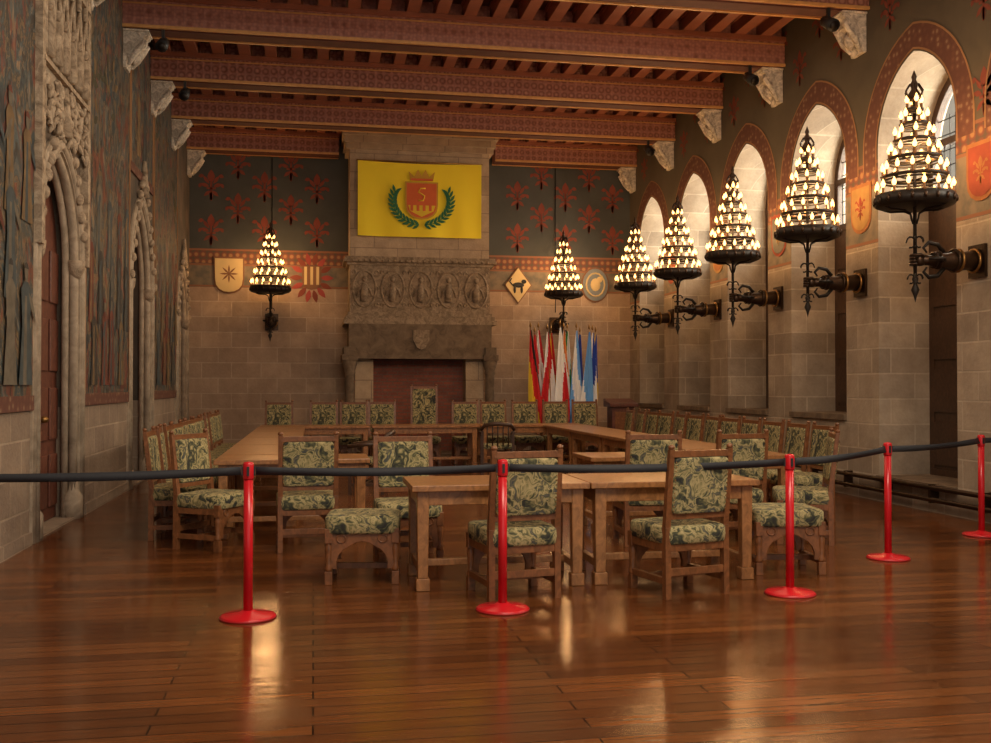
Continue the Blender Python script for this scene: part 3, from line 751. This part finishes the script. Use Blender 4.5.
# ---------------------------------------------------------------- tables
def table(x0,x1,y0,y1,h=.77):
    b=MB(); w,d=(x1-x0)/2,(y1-y0)/2
    b.box(-w,w,-d,d,h-.045,h,M_table)
    b.box(-w+.05,w-.05,-d+.05,-d+.085,h-.15,h-.045,M_table); b.box(-w+.05,w-.05,d-.085,d-.05,h-.15,h-.045,M_table)
    b.box(-w+.05,-w+.085,-d+.05,d-.05,h-.15,h-.045,M_table); b.box(w-.085,w-.05,-d+.05,d-.05,h-.15,h-.045,M_table)
    for sx in(-1,1):
        for sy in(-1,1):
            cx,cy=sx*(w-.085),sy*(d-.085)
            b.bar((cx,cy,.09),(cx,cy,h-.045),.075,.075,M_table,.09,.09); b.bar((cx,cy,0),(cx,cy,.09),.10,.10,M_table)
        b.box(sx*(w-.085)-.025,sx*(w-.085)+.025,-d+.1,d-.1,.12,.18,M_table)
    b.box(-w+.1,w-.1,-.03,.03,.125,.175,M_table)
    return b.obj('oak_table',((x0+x1)/2,(y0+y1)/2,0),0,.006)
table(.70,2.03,7.22,8.0); table(2.04,3.38,7.22,8.0)
table(-.95,.55,9.98,10.75)
for k in range(4): y=10.77+k*1.78; table(-.95,-.15,y,y+1.76); table(4.15,4.95,y,y+1.76)
table(2.75,4.95,9.75,10.5)
for k in range(3): table(-.95+k*1.97,-.95+k*1.97+1.95,17.95,18.7)

# ---------------------------------------------------------------- barrier
b=MB(); b.lathe([(.175,0),(.178,.012),(.165,.022),(.06,.035),(.035,.05)],(0,0,0),M_red,36)
b.tube([(0,0,.03),(0,0,.90)],.030,M_red,20); b.lathe([(.033,.89),(.035,.90),(.035,.985),(.030,1.0),(.0,1.005)],(0,0,0),M_red,20)
b.lathe([(.179,.0),(.181,.006),(.179,.012)],(0,0,0),M_redb,36)
for k in range(4):
    a=k*math.pi/2; x,y=.036*math.cos(a),.036*math.sin(a); b.box(x-.008,x+.008,y-.008,y+.008,.915,.975,M_black)
mst=b.mesh('barrier_stanchion')
SP=[(-.414,6.65),(1.244,6.58),(3.37,6.71),(4.89,7.92),(6.56,8.97)]
for x,y in SP: place('barrier_stanchion',mst,(x,y,0))
path=[(XL,6.62)]+SP+[(XR,9.35)]
for i in range(len(path)-1):
    p,q=Vector((*path[i],0)),Vector((*path[i+1],0)); d=(q-p).normalized(); p=p+d*(.046 if i else .005); q=q-d*(.046 if i<len(path)-2 else .005)
    nrm=Vector((-d.y,d.x,0))*.0012; b=MB(); vs=[];N=16
    for k in range(N+1):
        t=k/N; c=p.lerp(q,t); sag=-.018*4*t*(1-t)*(q-p).length/1.7; tw=.012*math.sin(t*7+i)
        for s in(-1,1):
            for zz,off in((.918,tw),(.972,-tw)): vs.append((c.x+s*nrm.x-d.y*off,c.y+s*nrm.y+d.x*off,zz+sag))
    fs=[]
    for k in range(N):
        a=k*4;e=a+4; fs+=[(a,a+1,e+1,e),(a+2,a+3,e+3,e+2),(a,a+2,e+2,e),(a+1,a+3,e+3,e+1)]
    fs+=[(0,1,3,2),(N*4,N*4+1,N*4+3,N*4+2)]
    b.add(vs,fs,M_belt,True); b.obj('barrier_belt')

# ---------------------------------------------------------------- flags
FL=[('black','red','yellow'),('red','red','white'),('red','white','red'),('white','red','white'),('red','yellow','red'),('white','white','red'),
    ('orange','white','green'),('green','white','green'),('sky','white','sky'),('blue','blue','blue'),('sky','sky','white'),('white','blue','white'),('blue','yellow','red')]
random.seed(21)
for i,cs in enumerate(FL):
    b=MB(); t=i/(len(FL)-1); x0=4.66+t*.98; xt=4.40+t*1.50; yy=20.16+((i*2)%5)*.095
    pb=Vector((x0,yy,.08)); pt=Vector((xt,yy,2.78-.18*abs(t-.45)-random.uniform(0,.12)))
    b.tube([pb,pt],.012,M_brass,8); b.lathe([(.0,.0),(.02,.02),(.025,.05),(.0,.14)],(pt.x,pt.y,pt.z),M_brass,8)
    nx,nz=24,16; vs=[]; L=random.uniform(1.5,2.05); ph=random.uniform(0,6); sk=random.choice((-1,1))*random.uniform(.06,.2)
    for j in range(nz+1):
        v=j/nz
        w=.015+.15*min(1,v*1.15)**.9-.035*max(0,v-.8)*5*.5; cxx=xt+(x0-xt)*v*.35+sk*.25*v
        for k in range(nx+1):
            u=k/nx; fold=math.sin(u*12+ph+2.2*v)
            zc=pt.z-.05-v*L-.28*v*(u-.5)*(1 if sk>0 else -1)-.06*v*fold*v
            vs.append((cxx-w+2*w*u+.012*fold*v,yy-.03-.04*fold*(.25+.75*v),zc))
    groups={0:[],1:[],2:[]}
    for j in range(nz):
        for k in range(nx):
            uu=k/nx if i%2 else 1-k/nx
            s_=uu*.62+(j/nz)*.62; g=0 if s_<.42 else (1 if s_<.80 else 2)
            groups[g].append((j*(nx+1)+k,j*(nx+1)+k+1,(j+1)*(nx+1)+k+1,(j+1)*(nx+1)+k))
    for g in range(3):
        if groups[g]: b.add(vs,groups[g],C[cs[g]],True)
    b.obj('national_flag')
b=MB(); b.box(4.45,5.85,20.1,20.65,0,.08,M_darkw); b.box(4.5,5.8,20.10,20.12,.32,.4,M_darkw); b.box(4.5,5.8,20.6,20.62,.32,.4,M_darkw)
for x in(4.5,5.74): b.box(x,x+.06,20.12,20.6,.08,.34,M_darkw)
b.obj('flag_stand',bevel=.006)
b=MB(); b.box(-.28,.28,-.22,.22,0,.08,M_door); b.box(-.24,.24,-.18,.18,.08,1.05,M_door); b.prism([(-.25,1.05),(.25,1.05),(.25,1.22),(-.25,1.12)],lambda y,z:(-.3,y,z),lambda y,z:(.3,y,z),M_door)
b.box(-.18,.18,-.2,-.18,.2,.95,M_chairw); b.obj('wooden_lectern',(6.25,19.9,0),0,.01)

# ---------------------------------------------------------------- lights / world
w=bpy.data.worlds.new('overcast_daylight'); sc.world=w; w.use_nodes=True
bg=w.node_tree.nodes['Background']; bg.inputs[0].default_value=(1.0,.94,.86,1); bg.inputs[1].default_value=.78
def area(name,loc,rot,sx,sy,e,c):
    l=bpy.data.lights.new(name,'AREA'); l.shape='RECTANGLE'; l.size=sx; l.size_y=sy; l.energy=e; l.color=c
    o=bpy.data.objects.new(name,l); COL.objects.link(o); o.location=loc; o.rotation_euler=rot; return o
for y in WY: area('window_daylight',(XR+1.3,y,4.6),(0,math.radians(66),0),2.0,1.5,380,(1.0,.97,.90))
area('hall_fill_light',(2.3,3.0,6.2),(math.radians(38),0,0),5,2,380,(1,.83,.64))  # added soft fill, high near the camera; the hall has no such lamp
area('hall_fill_light',(2.3,12.0,6.35),(0,0,0),6,8,175,(1,.70,.44))  # added warm overhead fill to brighten the room, not a fixture

cam=bpy.data.cameras.new('camera'); co=bpy.data.objects.new('camera',cam); COL.objects.link(co)
cam.sensor_width=36; cam.lens=36*1000/991; cam.clip_end=200
co.location=(0,0,1.5); co.rotation_euler=(math.radians(90.77),0,math.radians(-10.3)); sc.camera=co
sc.view_settings.view_transform='Standard'
